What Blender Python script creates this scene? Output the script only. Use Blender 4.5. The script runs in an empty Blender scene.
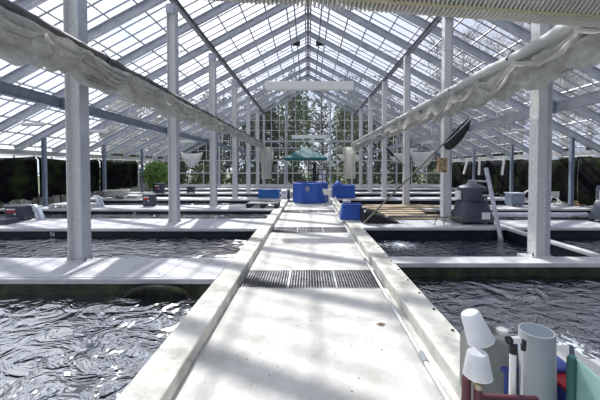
import bpy, bmesh, math, random
from mathutils import Vector, Matrix, noise
random.seed(7)
C = bpy.context.scene.collection
PI = math.pi
# ---------------------------------------------------------------- camera
cd = bpy.data.cameras.new('camera'); cam = bpy.data.objects.new('camera', cd); C.objects.link(cam)
cam.location = (0, 0, 1.65); cam.rotation_euler = (math.radians(90-1.4), 0, 0)
cd.lens = 18.0; cd.sensor_width = 36; cd.sensor_fit = 'HORIZONTAL'
cd.shift_x = -8/600; cd.shift_y = -24.6/600
cd.clip_start = .05; cd.clip_end = 400
bpy.context.scene.camera = cam
# ---------------------------------------------------------------- sky
w = bpy.data.worlds.new('sky'); bpy.context.scene.world = w; w.use_nodes = True
nt = w.node_tree; nt.nodes.clear()
def wn(t): return nt.nodes.new(t)
out = wn('ShaderNodeOutputWorld'); bg = wn('ShaderNodeBackground'); tc = wn('ShaderNodeTexCoord')
nz = wn('ShaderNodeTexNoise'); nz.inputs['Scale'].default_value = 2.3; nz.inputs['Detail'].default_value = 5
rp = wn('ShaderNodeValToRGB'); rp.color_ramp.elements[0].position = .36; rp.color_ramp.elements[1].position = .56
rp.color_ramp.elements[0].color = (.60, .70, .92, 1); rp.color_ramp.elements[1].color = (1, 1, 1, 1)
nt.links.new(tc.outputs['Generated'], nz.inputs['Vector']); nt.links.new(nz.outputs['Fac'], rp.inputs['Fac'])
nt.links.new(rp.outputs['Color'], bg.inputs['Color'])
dp = wn('ShaderNodeVectorMath'); dp.operation = 'DOT_PRODUCT'; dp.inputs[1].default_value = (-.72, .50, .48); nt.links.new(tc.outputs['Generated'], dp.inputs[0])
mr = wn('ShaderNodeMapRange'); mr.inputs[1].default_value = -.3; mr.inputs[2].default_value = .75; mr.inputs[3].default_value = .62; mr.inputs[4].default_value = 2.8
nt.links.new(dp.outputs['Value'], mr.inputs[0]); nt.links.new(mr.outputs[0], bg.inputs['Strength'])
mc = wn('ShaderNodeMix'); mc.data_type = 'RGBA'; m2 = wn('ShaderNodeMapRange'); m2.inputs[1].default_value = -.1; m2.inputs[2].default_value = .65
nt.links.new(dp.outputs['Value'], m2.inputs[0]); nt.links.new(m2.outputs[0], mc.inputs[0]); mc.inputs[6].default_value = (.66, .74, 1, 1); nt.links.new(rp.outputs['Color'], mc.inputs[7]); nt.links.new(mc.outputs[2], bg.inputs['Color'])
nt.links.new(bg.outputs['Background'], out.inputs['Surface'])
# ---------------------------------------------------------------- sun
sl = bpy.data.lights.new('sun', 'SUN'); sl.energy = 15.0; sl.angle = math.radians(.9); sl.color = (1, .97, .90)
so = bpy.data.objects.new('sun', sl); C.objects.link(so)
sd = Vector((math.sin(math.radians(-12))*math.cos(math.radians(43)), math.cos(math.radians(-12))*math.cos(math.radians(43)), math.sin(math.radians(43))))
so.rotation_euler = sd.to_track_quat('Z', 'Y').to_euler(); so.location = (0, 10, 30)
# ---------------------------------------------------------------- exposure
vs = bpy.context.scene.view_settings
vs.view_transform = 'Standard'; vs.look = 'None'; vs.gamma = 1; vs.use_curve_mapping = False; vs.exposure = -0.85

# ================================================================ helpers
def mat(name, col, rough=.6, metal=0, col2=None, scale=6, bump=0, bscale=None, spec=.5, trans=0, stretch=(1, 1, 1), contrast=(.35, .65), detail=5):
    m = bpy.data.materials.new(name); m.use_nodes = True; t = m.node_tree; n = t.nodes; p = n['Principled BSDF']
    p.inputs['Base Color'].default_value = (*col, 1); p.inputs['Roughness'].default_value = rough
    p.inputs['Metallic'].default_value = metal; p.inputs['Specular IOR Level'].default_value = spec
    if trans: p.inputs['Transmission Weight'].default_value = trans
    if col2 or bump:
        g = n.new('ShaderNodeTexCoord'); mp = n.new('ShaderNodeMapping'); mp.inputs['Scale'].default_value = stretch
        t.links.new(g.outputs['Object'], mp.inputs['Vector'])
    if col2:
        z = n.new('ShaderNodeTexNoise'); z.inputs['Scale'].default_value = scale; z.inputs['Detail'].default_value = detail; z.inputs['Roughness'].default_value = .65
        r = n.new('ShaderNodeValToRGB'); r.color_ramp.elements[0].position = contrast[0]; r.color_ramp.elements[1].position = contrast[1]
        r.color_ramp.elements[0].color = (*col, 1); r.color_ramp.elements[1].color = (*col2, 1)
        t.links.new(mp.outputs[0], z.inputs['Vector']); t.links.new(z.outputs['Fac'], r.inputs['Fac']); t.links.new(r.outputs[0], p.inputs['Base Color'])
    if bump:
        z2 = n.new('ShaderNodeTexNoise'); z2.inputs['Scale'].default_value = bscale or scale*4; z2.inputs['Detail'].default_value = 4
        b = n.new('ShaderNodeBump'); b.inputs['Strength'].default_value = bump; b.inputs['Distance'].default_value = .02
        t.links.new(mp.outputs[0], z2.inputs['Vector']); t.links.new(z2.outputs['Fac'], b.inputs['Height']); t.links.new(b.outputs[0], p.inputs['Normal'])
    return m
def glassy(name, col, transp, transl, gloss=.08, noise_amt=.0, scale=3):
    m = bpy.data.materials.new(name); m.use_nodes = True; t = m.node_tree; n = t.nodes; n.clear()
    o = n.new('ShaderNodeOutputMaterial'); tr = n.new('ShaderNodeBsdfTransparent'); tl = n.new('ShaderNodeBsdfTranslucent'); df = n.new('ShaderNodeBsdfDiffuse'); gl = n.new('ShaderNodeBsdfGlossy')
    tr.inputs[0].default_value = (*transp, 1); tl.inputs[0].default_value = (*col, 1); df.inputs[0].default_value = (*col, 1); gl.inputs['Roughness'].default_value = .05
    a = n.new('ShaderNodeMixShader'); a.inputs[0].default_value = .55; t.links.new(tl.outputs[0], a.inputs[1]); t.links.new(df.outputs[0], a.inputs[2])
    b = n.new('ShaderNodeMixShader'); b.inputs[0].default_value = transl; t.links.new(tr.outputs[0], b.inputs[1]); t.links.new(a.outputs[0], b.inputs[2])
    c = n.new('ShaderNodeMixShader'); c.inputs[0].default_value = gloss; t.links.new(b.outputs[0], c.inputs[1]); t.links.new(gl.outputs[0], c.inputs[2])
    if noise_amt:
        g = n.new('ShaderNodeTexCoord'); z = n.new('ShaderNodeTexNoise'); z.inputs['Scale'].default_value = scale; z.inputs['Detail'].default_value = 6
        r = n.new('ShaderNodeMapRange'); r.inputs[1].default_value = .35; r.inputs[2].default_value = .7; r.inputs[3].default_value = max(0, transl-noise_amt); r.inputs[4].default_value = transl+noise_amt
        t.links.new(g.outputs['Object'], z.inputs['Vector']); t.links.new(z.outputs['Fac'], r.inputs[0]); t.links.new(r.outputs[0], b.inputs[0])
    t.links.new(c.outputs[0], o.inputs[0]); return m

class MB:
    def __init__(s): s.v = []; s.f = []; s.mi = []; s.cur = 0
    def add(s, vs_, fs):
        b = len(s.v); s.v += [tuple(v) for v in vs_]; s.f += [tuple(b+i for i in f) for f in fs]; s.mi += [s.cur]*len(fs); return s
    def box(s, x0, x1, y0, y1, z0, z1):
        return s.add([(x0,y0,z0),(x1,y0,z0),(x1,y1,z0),(x0,y1,z0),(x0,y0,z1),(x1,y0,z1),(x1,y1,z1),(x0,y1,z1)],
                     [(0,3,2,1),(4,5,6,7),(0,1,5,4),(1,2,6,5),(2,3,7,6),(3,0,4,7)])
    def bar(s, p, q, wd, ht, up=(0, 0, 1)):            # rectangular bar p->q; wd across, ht along 'up'
        p = Vector(p); q = Vector(q); d = (q-p).normalized(); u = Vector(up); r = d.cross(u).normalized(); u = r.cross(d).normalized()
        vs_ = []
        for e in (p, q):
            for a, b in ((-1,-1),(1,-1),(1,1),(-1,1)): vs_.append(e + r*a*wd/2 + u*b*ht/2)
        return s.add(vs_, [(0,1,2,3),(7,6,5,4),(0,4,5,1),(1,5,6,2),(2,6,7,3),(3,7,4,0)])
    def tube(s, pts, r, n=10, cap=True):
        pts = [Vector(p) for p in pts]; rr = r if isinstance(r, (list, tuple)) else [r]*len(pts)
        d0 = (pts[1]-pts[0]).normalized(); ref = Vector((0,0,1)) if abs(d0.z) < .9 else Vector((1,0,0)); a = d0.cross(ref).normalized()
        vs_ = []
        for i, p in enumerate(pts):
            d = (pts[min(i+1, len(pts)-1)] - pts[max(i-1, 0)]).normalized(); a = (a - d*a.dot(d)).normalized(); b = d.cross(a)
            for k in range(n):
                t = 2*PI*k/n; vs_.append(p + (a*math.cos(t)+b*math.sin(t))*rr[i])
        fs = [(i*n+k, i*n+(k+1)%n, (i+1)*n+(k+1)%n, (i+1)*n+k) for i in range(len(pts)-1) for k in range(n)]
        if cap: fs += [tuple(range(n-1, -1, -1)), tuple((len(pts)-1)*n+k for k in range(n))]
        return s.add(vs_, fs)
    def lathe(s, c, prof, n=24, sx=1, sy=1, rot=0):    # prof [(r,z)]
        vs_ = []
        for r, z in prof:
            for k in range(n):
                t = 2*PI*k/n + rot; vs_.append((c[0]+r*math.cos(t)*sx, c[1]+r*math.sin(t)*sy, c[2]+z))
        fs = [(i*n+k, i*n+(k+1)%n, (i+1)*n+(k+1)%n, (i+1)*n+k) for i in range(len(prof)-1) for k in range(n)]
        if prof[0][0] > 1e-5: fs.append(tuple(range(n-1, -1, -1)))
        if prof[-1][0] > 1e-5: fs.append(tuple((len(prof)-1)*n+k for k in range(n)))
        return s.add(vs_, fs)
    def build(s, name, m, parent=None, bevel=0, smooth=False, loc=None, solid=0):
        me = bpy.data.meshes.new(name); me.from_pydata(s.v, [], s.f)
        for x in (m if isinstance(m, (list, tuple)) else [m]): me.materials.append(x)
        if any(s.mi):
            for p, i in zip(me.polygons, s.mi): p.material_index = i
        if smooth:
            for p in me.polygons: p.use_smooth = True
            me.set_sharp_from_angle(angle=math.radians(40))
        me.validate(); me.update()
        o = bpy.data.objects.new(name, me); C.objects.link(o)
        if parent is not None: o.parent = parent
        if loc is not None: o.location = loc
        if solid:
            b = o.modifiers.new('solid', 'SOLIDIFY'); b.thickness = solid; b.offset = 0
        if bevel:
            b = o.modifiers.new('bevel', 'BEVEL'); b.width = bevel; b.segments = 2; b.limit_method = 'ANGLE'
        return o
def tag(o, label=None, cat=None, group=None, kind=None):
    if label: o['label'] = label
    if cat: o['category'] = cat
    if group: o['group'] = group
    if kind: o['kind'] = kind
    return o
def empty(name, loc=(0,0,0), rz=0, label=None, cat=None, group=None, kind=None):
    o = bpy.data.objects.new(name, None); C.objects.link(o); o.location = loc; o.rotation_euler = (0, 0, rz); o.empty_display_size = .1
    return tag(o, label, cat, group, kind)
def struct(o): o['kind'] = 'structure'; return o
def dup(o, parent=None, loc=None, rz=None, label=None):
    c = o.copy(); C.objects.link(c)
    if parent is not None: c.parent = parent
    if loc is not None: c.location = loc
    if rz is not None: c.rotation_euler = (0, 0, rz)
    if label: c['label'] = label
    for ch in [x for x in ALLKIDS(o)]: dup(ch, c)
    return c
def ALLKIDS(o): return [x for x in bpy.data.objects if x.parent == o]
def text(body, size, m, parent, loc, rot, name='painted_number'):
    cu = bpy.data.curves.new(name, 'FONT'); cu.body = body; cu.size = size; cu.extrude = .001; cu.align_x = 'CENTER'; cu.align_y = 'CENTER'
    cu.materials.append(m); o = bpy.data.objects.new(name, cu); C.objects.link(o); o.parent = parent; o.location = loc; o.rotation_euler = rot
    return o
def P(px, py, d): return Vector(((px-308)*d/300, d, 1.65-(py-168)*d/300))

# ================================================================ materials
M = {}
M['concrete'] = mat('concrete', (.47,.46,.42), .75, 0, (.72,.71,.67), 1.6, .25, 30, spec=.3, contrast=(.30,.60))
M['kerb'] = mat('kerb_concrete', (.38,.38,.33), .7, 0, (.70,.69,.63), 2.2, .2, 40, spec=.3, contrast=(.36,.56))
M['slab'] = mat('slab_concrete', (.45,.46,.48), .7, 0, (.66,.66,.66), 1.2, .15, 30, spec=.3)
M['panel'] = mat('cover_panel', (.44,.45,.49), .5, 0, (.60,.60,.63), 1.0, .05, 20)
M['liner'] = mat('black_liner', (.006,.007,.013), .42, 0, (.018,.021,.034), 1.3, .25, 5, stretch=(1,1,3), spec=.3)
M['moss'] = mat('mossy_liner', (.012,.014,.010), .6, 0, (.07,.085,.03), 5, .5, 22, contrast=(.4,.75))
M['galv'] = mat('galvanised_steel', (.56,.57,.57), .55, .1, (.86,.87,.85), 48, .05, 60, contrast=(.38,.58), detail=3)
M['blue'] = mat('bluish_steel', (.20,.24,.31), .5, .2, (.30,.35,.43), 6)
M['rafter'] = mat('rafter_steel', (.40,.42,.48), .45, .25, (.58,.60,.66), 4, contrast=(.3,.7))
M['purlin'] = mat('purlin_steel', (.16,.17,.19), .55, .3, (.28,.29,.32), 5)
M['bars'] = mat('glazing_bar', (.30,.31,.34), .5, .2)
M['alu'] = mat('white_glazing_bar', (.62,.63,.62), .5, .1)
M['roofglass'] = glassy('roof_glass', (.93,.95,1), (.96,.97,1), .13, .03, .07, 1.1)
M['wallglass'] = glassy('wall_glass', (.85,.88,.88), (.92,.95,.94), .03, .03, .02, 1.5)
M['net'] = glassy('off_white_net', (.68,.68,.65), (.75,.75,.73), .84, .0, .14, 9)
M['roll'] = mat('rolled_screen', (.05,.05,.05), .7, 0, (.20,.20,.19), 6, .4, 20, stretch=(1,.25,1))
M['rollb'] = mat('pale_rolled_screen', (.36,.37,.36), .7, 0, (.56,.56,.54), 4, .4, 20, stretch=(1,.2,1))
M['black'] = mat('black_plastic', (.012,.012,.014), .5)
M['cloth'] = mat('dark_shade_cloth', (.003,.003,.005), .9, 0, (.032,.045,.012), 1.3, .3, 9, contrast=(.48,.75), spec=.1)
M['white'] = mat('white_plastic', (.88,.88,.86), .35)
M['offw'] = mat('worn_white_plastic', (.62,.62,.60), .5, 0, (.82,.82,.80), 3)
M['bluep'] = mat('royal_blue_plastic', (.022,.085,.40), .38, 0, (.035,.12,.50), 3)
M['navy'] = mat('mid_blue_plastic', (.02,.13,.42), .45)
M['crate'] = mat('blue_crate_plastic', (.05,.08,.30), .45)
M['feeder'] = mat('slate_plastic', (.045,.055,.082), .45, 0, (.07,.08,.11), 5)
M['red'] = mat('red_label', (.42,.02,.025), .5)
M['pvc'] = mat('grey_pvc', (.30,.33,.35), .38, 0, (.37,.40,.42), 2.5)
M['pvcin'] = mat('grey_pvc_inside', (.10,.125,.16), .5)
M['pipe'] = mat('pale_pipe', (.48,.51,.58), .4, 0, (.62,.64,.70), 4)
M['jerry'] = mat('grey_jerrycan', (.20,.21,.20), .5, 0, (.27,.28,.27), 3)
M['maroon'] = mat('maroon_paint', (.10,.025,.04), .5)
M['brass'] = mat('worn_brass', (.25,.22,.12), .4, .8, (.45,.42,.33), 40)
M['cup'] = glassy('frosted_plastic', (.93,.94,.96), (.90,.92,.95), .80, .08)
M['teal'] = glassy('teal_plastic', (.50,.74,.70), (.45,.70,.66), .80, .08, .1, 4)
M['tealdark'] = mat('dark_teal_plastic', (.02,.10,.09), .4)
M['canopy'] = mat('green_canopy_fabric', (.025,.13,.14), .75, 0, (.04,.17,.17), 2)
M['wood'] = mat('pine_board', (.33,.24,.14), .7, 0, (.52,.42,.28), 4, .2, 30, stretch=(.3,3,1))
M['rust'] = mat('rusty_board', (.16,.075,.04), .8, 0, (.50,.38,.24), 12, contrast=(.4,.55))
M['pole'] = mat('weathered_pole', (.10,.09,.06), .6, 0, (.30,.28,.20), 20)
M['duct'] = mat('ribbed_hose', (.52,.51,.47), .5, 0, (.66,.65,.60), 2)
M['tan'] = mat('tan_seam', (.42,.37,.22), .7, 0, (.58,.52,.36), 6)
M['paint'] = mat('white_paint', (.75,.75,.78), .6)
M['foam'] = mat('water_spray', (.55,.62,.72), .25, 0, (.85,.90,.95), 20)
M['leaf1'] = mat('dark_leaves', (.018,.035,.010), .7, 0, (.06,.10,.03), .9)
M['leaf2'] = mat('mid_leaves', (.07,.12,.035), .7, 0, (.16,.22,.07), .9)
M['leaf3'] = mat('fresh_leaves', (.09,.19,.035), .6, 0, (.22,.36,.09), 3)
M['bark'] = mat('bark', (.07,.06,.05), .9, 0, (.20,.18,.16), 8, .4)
M['stain'] = mat('stained_wall', (.05,.06,.04), .8, 0, (.62,.62,.60), 5, stretch=(1,2.2,.35), contrast=(.42,.6))
M['ground'] = mat('outside_grass', (.04,.06,.02), .9, 0, (.10,.13,.05), 1)
M['grate'] = mat('dark_grate', (.10,.10,.11), .5, .5, (.26,.26,.27), 10)
M['steel'] = mat('clean_steel', (.55,.57,.60), .3, .8)

def water_mat(name, c, bump, scale, foam=None, foamr=.5, ior=3.2):
    m = bpy.data.materials.new(name); m.use_nodes = True; t = m.node_tree; n = t.nodes; p = n['Principled BSDF']
    p.inputs['Base Color'].default_value = (*c, 1); p.inputs['Roughness'].default_value = .07; p.inputs['IOR'].default_value = ior
    g = n.new('ShaderNodeTexCoord'); mp = n.new('ShaderNodeMapping'); mp.inputs['Scale'].default_value = (1, 1.25, 1); mp.inputs['Rotation'].default_value = (0, 0, .35)
    a = n.new('ShaderNodeTexNoise'); a.inputs['Scale'].default_value = scale; a.inputs['Detail'].default_value = 3; a.inputs['Distortion'].default_value = 1.2; a.inputs['Roughness'].default_value = .55
    b = n.new('ShaderNodeBump'); b.inputs['Strength'].default_value = 1; b.inputs['Distance'].default_value = bump
    t.links.new(g.outputs['Object'], mp.inputs[0]); t.links.new(mp.outputs[0], a.inputs['Vector']); t.links.new(a.outputs['Fac'], b.inputs['Height']); t.links.new(b.outputs[0], p.inputs['Normal'])
    if foam:
        vm = n.new('ShaderNodeVectorMath'); vm.operation = 'DISTANCE'; vm.inputs[1].default_value = foam; t.links.new(g.outputs['Object'], vm.inputs[0])
        r = n.new('ShaderNodeMapRange'); r.inputs[1].default_value = 0; r.inputs[2].default_value = foamr; r.inputs[3].default_value = .30; r.inputs[4].default_value = -.2
        z = n.new('ShaderNodeTexNoise'); z.inputs['Scale'].default_value = 11; z.inputs['Detail'].default_value = 6; z.inputs['Distortion'].default_value = 2
        ad = n.new('ShaderNodeMath'); ad.operation = 'ADD'; t.links.new(vm.outputs['Value'], r.inputs[0]); t.links.new(g.outputs['Object'], z.inputs['Vector'])
        t.links.new(r.outputs[0], ad.inputs[0]); t.links.new(z.outputs['Fac'], ad.inputs[1])
        cr = n.new('ShaderNodeValToRGB'); cr.color_ramp.elements[0].position = .56; cr.color_ramp.elements[1].position = .74
        cr.color_ramp.elements[0].color = (*c, 1); cr.color_ramp.elements[1].color = (.7, .76, .82, 1)
        t.links.new(ad.outputs[0], cr.inputs[0]); t.links.new(cr.outputs[0], p.inputs['Base Color'])
        rr = n.new('ShaderNodeMapRange'); rr.inputs[1].default_value = .56; rr.inputs[2].default_value = .74; rr.inputs[3].default_value = .04; rr.inputs[4].default_value = .6
        t.links.new(ad.outputs[0], rr.inputs[0]); t.links.new(rr.outputs[0], p.inputs['Roughness'])
    return m

# ================================================================ dimensions
XC = 3.75; XR = 3.98; DR = 5.15; D0 = 4.9; S = 3.5; RZ = 8.63; SL = .528; XE = 11.6; YG = 25.9; YB = -5.6
DK = .13                                            # deck level
def roofz(x): return RZ - SL*abs(x)

# ================================================================ ground, walkway, kerbs
struct(MB().box(-90, 90, -30, 160, -1.2, -1.0).build('floor', M['ground']))
struct(MB().box(-12.2, 12.2, YB, 26.6, -.99, -.8).build('trim_1', M['liner']))
# walkway decks between the grates
gr = [(4.08+S*k, 4.83+S*k) for k in range(6)]; gr[1] = (7.62, 8.38)
ys = [YB] + [v for g in gr for v in g] + [YG-.9]
for i in range(0, len(ys), 2):
    y0, y1 = ys[i], ys[i+1]
    m = MB(); m.box(-.97, 1.09, y0, y1, -.30, 0)
    struct(m.build('walkway_deck', M['concrete'], bevel=.008))
    # stop plank joints: thin dark slot covers
for y0, y1 in gr: struct(MB().box(-.97, 1.09, y0, y1, -.32, -.20).build('drain_channel', M['liner']))
struct(MB().box(-1.27, -.97, YB, YG-.9, -.79, DK).build('kerb', M['kerb'], bevel=.015))
struct(MB().box(1.09, 1.40, YB, YG-.9, -.79, DK).build('kerb', M['kerb'], bevel=.015))

# grates
def make_grate(w_, l_):
    r = empty('floor_grate')
    b = MB()
    n = 17
    for i in range(1, n): x = -w_/2 + w_*i/n; b.box(x-.006, x+.006, -l_/2+.012, l_/2-.012, -.028, -.002)
    b.build('bearing_bars', M['grate'], r)
    c = MB()
    for i in range(1, 13): y = -l_/2 + l_*i/13; c.box(-w_/2+.012, w_/2-.012, y-.003, y+.003, -.012, -.003)
    c.build('cross_rods', M['grate'], r)
    f = MB(); f.box(-w_/2, -w_/2+.014, -l_/2, l_/2, -.03, 0).box(w_/2-.014, w_/2, -l_/2, l_/2, -.03, 0).box(-w_/2, w_/2, -l_/2, -l_/2+.014, -.03, 0).box(-w_/2, w_/2, l_/2-.014, l_/2, -.03, 0)
    f.build('edge_frame', M['steel'], r)
    return r
wg = 2.04/3; g0 = make_grate(wg, .74); first = True
rows = ['nearest', 'second', 'third', 'fourth', 'fifth', 'farthest']; cols_ = ['left', 'middle', 'right']
for k, (a, b) in enumerate(gr[:4]):
    for j in range(3):
        lb = 'steel bar floor grate, %s of three in the %s row across the walkway' % (cols_[j], rows[k] if k < 3 else 'fourth')
        o = g0 if first else dup(g0); first = False
        o.location = (-.97+.01+wg*(j+.5), (a+b)/2, 0); tag(o, lb, 'grate', 'steel grates set across the walkway')

# ================================================================ cross slabs (left and right) and water
def slab(x0, x1, y0, y1, panels=False, num=None, moss=False, name='cross_slab'):
    r = struct(empty(name, ((x0+x1)/2, y0, 0)))
    cx = (x0+x1)/2
    MB().box(x0-cx, x1-cx, 0, y1-y0, .06, DK).build('concrete_top', M['slab'], r, bevel=.008)
    MB().box(x0-cx, x1-cx, .035, y1-y0-.035, -.79, .06).build('liner_wall', M['moss'] if moss else M['liner'], r)
    if panels:
        x = x1-.75; i = 0
        while x > x0+1:
            wd = 1.25
            q = MB().box(x-wd+.012-cx, x-.012-cx, .05, y1-y0-.06, DK+.0005, DK+.007).build('cover_panel', M['panel'], r)
            s = MB()
            for a in (.08, .5, .92):
                for b in (.12, .5, .88): s.lathe((x-wd+wd*a-cx, .05+(y1-y0-.11)*b, DK+.007), [(.012, 0), (.010, .004), (0, .005)], 6)
            s.build('screw_heads', M['purlin'], q); tag(bpy.data.objects[q.name])
            x -= wd
    if num: text(num[0], .13, M['paint'], r, (num[1]-cx, .030, -.02), (PI/2, 0, 0))
    return r
slab(-XE, -1.27, 4.07, 5.05, True, None, True)
ov = struct(empty('overflow_arch', (-2.05, 4.06, 0)))
MB().tube([(-.42*math.cos(PI*q/16), -.01-.03*math.sin(PI*q/16), -.11+.15*math.sin(PI*q/16)) for q in range(17)], .035, 8).build('mossy_lip', M['moss'], ov, smooth=True)
nums = {1: ('56', -6.45), 2: ('36', -6.4)}
for k in range(1, 6): slab(-XE, -1.27, 7.5+S*(k-1), (8.98 if k == 1 else 8.75)+S*(k-1), k < 3, nums.get(k))
struct(MB().box(-XE, XE, YG-.9, YG-.15, -.79, DK).build('rear_ledge', M['slab'], bevel=.01))
slab(1.40, XE, 4.76, 5.12, False, None, True)
for k in range(1, 6): slab(1.40, XE, 7.62+S*(k-1), 8.75+S*(k-1), k == 1)
struct(MB().box(XR-.25, XR+.25, 5.12, 5.32, -.79, DK).build('column_footing', M['slab']))
slab(1.40, 4.6, 1.15, 2.36, name='near_slab')
slab(-XE, -1.27, YB, 1.0, name='near_slab')
dv = struct(empty('tank_divider', (5.12, 6.37, 0)))
MB().box(-.075, .075, -1.25, 1.25, .07, DK).build('pale_cap', M['slab'], dv, bevel=.006)
MB().box(-.045, .045, -1.25, 1.25, -.79, .07).build('liner_wall', M['liner'], dv)
# water
WZ = -.10
def water(name, x0, x1, y0, y1, m, label, z=WZ):
    cx, cy = (x0+x1)/2, (y0+y1)/2
    o = MB().box(x0-cx, x1-cx, y0-cy, y1-cy, -.5, 0).build(name, m, loc=(cx, cy, z)); tag(o, label, 'water', None, 'stuff')
wl = water_mat('near_water', (.006,.010,.016), .075, 2.5, ior=8.5)
wr = water_mat('near_right_water', (.006,.010,.018), .06, 2.8, (-4.1, -.7, 0), .72, 5.0)
wf = water_mat('far_water', (.006,.009,.014), .05, 3, ior=6.5)
wf2 = water_mat('far_right_water', (.008,.012,.022), .05, 3.2, (-1.07, .6, 0), .8)
water('tank_water', -XE, -1.27, 1.0, 4.10, wl, 'rippling sky-reflecting water in the nearest left tank, in front of mossy wall')
water('tank_water', 1.40, XE, 2.33, 4.79, wr, 'dark swirling water in the nearest right tank, behind grey pipe and jerrycan')
water('tank_water', -XE, -1.27, 5.03, 7.53, wf, 'water in the second left tank, between covered slab and number 56', WZ+.01)
water('tank_water', 1.40, 5.04, 5.10, 7.65, wf2, 'dark foaming water in second right tank, walkway side of the divider', -.15)
water('tank_water', 5.20, XE, 5.10, 7.65, wf, 'dark water in second right tank, outer side of the pale divider', -.15)
nm = ['third', 'fourth', 'fifth', 'sixth', 'last']
for k in range(5):
    y0, y1 = 8.75+S*k+.0, min(11.03+S*k, 25.0)
    water('tank_water', -XE, -1.27, y0, y1, wf, 'strip of water in the %s tank back on the left' % nm[k], -.02)
    water('tank_water', 1.40, XE, y0, y1, wf, 'strip of water in the %s tank back on the right' % nm[k], -.08)

# ================================================================ roof (structure)
ceil = struct(empty('ceiling', (0, 10, RZ)))
def cb(m, name, ma, parent=ceil, **k):              # build in world coords under the ceiling
    o = m.build(name, ma, parent, **k)
    if parent is ceil: o.location = (0, -10, -RZ)
    return o
ry = [D0+S/2*j for j in range(-6, 13)]              # rafter positions
for y in ry:
    for s in (-1, 1):
        m = MB(); up = (s*SL, 0, 1)
        th = .24
        c = -.13
        p = (s*.02, y, RZ+c); q = (s*XE, y, roofz(XE)+c)
        m.bar(p, q, .012, th, up); m.bar((p[0], y, p[2]+th/2), (q[0], y, q[2]+th/2), .13, .014, up); m.bar((p[0], y, p[2]-th/2), (q[0], y, q[2]-th/2), .13, .014, up)
        cb(m, 'rafter', M['rafter'])
npur = 15
for s in (-1, 1):
    for i in range(npur+1):
        x = s*(.12 + (XE-.15)*i/npur)
        cb(MB().bar((x, ry[0]-.2, roofz(x)+.03), (x, YG, roofz(x)+.03), .045, .05, (s*SL, 0, 1)), 'purlin', M['purlin'])
    x = s*(XC if s < 0 else XR); z = roofz(x)-.32
    m = MB().bar((x, ry[0]-.2, z), (x, YG, z), .012, .16); m.bar((x, ry[0]-.2, z-.08), (x, YG, z-.08), .12, .014); m.bar((x, ry[0]-.2, z+.08), (x, YG, z+.08), .12, .014)
    cb(m, 'column_head_beam', M['purlin'])
    x = s*XE; z = roofz(x)-.22
    cb(MB().box(min(x, x-s*.1), max(x, x-s*.1), ry[0]-.2, YG, z-.1, z+.1), 'gutter', M['alu'])
cb(MB().box(-.05, .05, ry[0]-.2, YG, RZ-.16, RZ+.1), 'ridge_beam', M['purlin'])
for s in (-1, 1):                                   # glazing, one piece per half bay with its bars
    yy = [ry[0]-.2] + ry[1:] + [YG]
    for a, b in zip(yy[:-1], yy[1:]):
        m = MB(); m.cur = 0
        zz = .085
        m.bar((s*.0, (a+b)/2, RZ+zz), (s*XE, (a+b)/2, roofz(XE)+zz), b-a, .004, (s*SL, 0, 1))
        m.cur = 1
        for j in range(4):
            y = a + (b-a)*(j+.5)/4
            m.bar((s*.03, y, RZ+.068), (s*XE, y, roofz(XE)+.068), .026, .03, (s*SL, 0, 1))
        cb(m, 'roof_glazing', [M['roofglass'], M['bars']])
# longitudinal pipes with vent motors below the ridge
for s in (-1, 1):
    r = struct(empty('vent_shaft', (s*.56, 12, 8.2))); MB().tube([(0, -14, 0), (0, 13.8, 0)], .03, 8).build('drive_pipe', M['purlin'], r)
    m = MB(); m.box(-.14, .14, 3.6, 4.0, -.12, .12); m.build('vent_motor', M['black'], r, bevel=.03); MB().lathe((s*.18, 3.8, -.06), [(.02, -.1), (.09, -.08), (.09, .08), (.02, .1)], 12).build('gear_wheel', M['black'], r)
    h = MB()
    for j in range(0, 13, 2): h.box(-.012, .012, ry[j+5]-12-.02, ry[j+5]-12+.02, 0, roofz(.56)-.27-8.2)
    h.build('hanger', M['purlin'], r)

# ================================================================ side walls
for s, nme in ((-1, 'wall_left'), (1, 'wall_right')):
    r = struct(empty(nme, (s*(XE+.05), 10, 0)))
    def wb(m, n_, ma): o = m.build(n_, ma, r); o.location = (-s*(XE+.05), -10, 0); return o
    X = s*(XE+.05)
    wb(MB().box(X-.05, X+.05, YB, YG, -.9, .55), 'low_wall', M['stain'])
    wb(MB().box(X-.003, X+.003, YB, YG, .55, 2.3), 'glass', M['wallglass'])
    m = MB(); y = YB
    while y < YG: m.box(X-.025, X+.025, y-.02, y+.02, .55, 2.3); y += S/4
    m.box(X-.03, X+.03, YB, YG, 1.4, 1.45)
    wb(m, 'glazing_bars', M['alu'])
# ================================================================ gable wall
r = struct(empty('wall_back', (0, YG, 0)))
m = MB()
m.add([(-XE,0,DK),(XE,0,DK),(XE,0,roofz(XE)),(0,0,RZ),(-XE,0,roofz(XE))], [(0,1,2,3,4)]); m.build('gable_glass', M['wallglass'], r, loc=(0,-.01,0))
m = MB(); x = -XE+.05
while x <= XE:                                       # upper fine uprights
    m.box(x-.022, x+.022, -.07, -.012, 2.3, roofz(x)-.1); x += .70
z = 2.3
while z < RZ-.3:
    xx = min(XE, (RZ-z)/SL); m.box(-xx+.05, xx-.05, -.065, -.013, z-.018, z+.018); z += .86
m.build('upper_glazing_bars', M['alu'], r)
m = MB(); x = -XE+.05
while x <= XE: m.box(x-.035, x+.035, -.10, -.02, DK, 2.3); x += 1.28
for z in (.22, 1.22, 2.3): m.box(-XE, XE, -.11, -.02, z-.045, z+.045)
m.build('lower_glazing_bars', M['alu'], r)
for x in (-7.6, -XC, -1.9, 1.9, XC, 7.6): MB().box(x-.07, x+.07, -.22, -.11, DK, roofz(x)-.35).build('gable_post', M['rafter'], r)
for z in (3.35, 3.9): MB().box(-XC, XC, -.30, -.22, z-.05, z+.05).build('gable_rail', M['rafter'], r)
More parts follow.
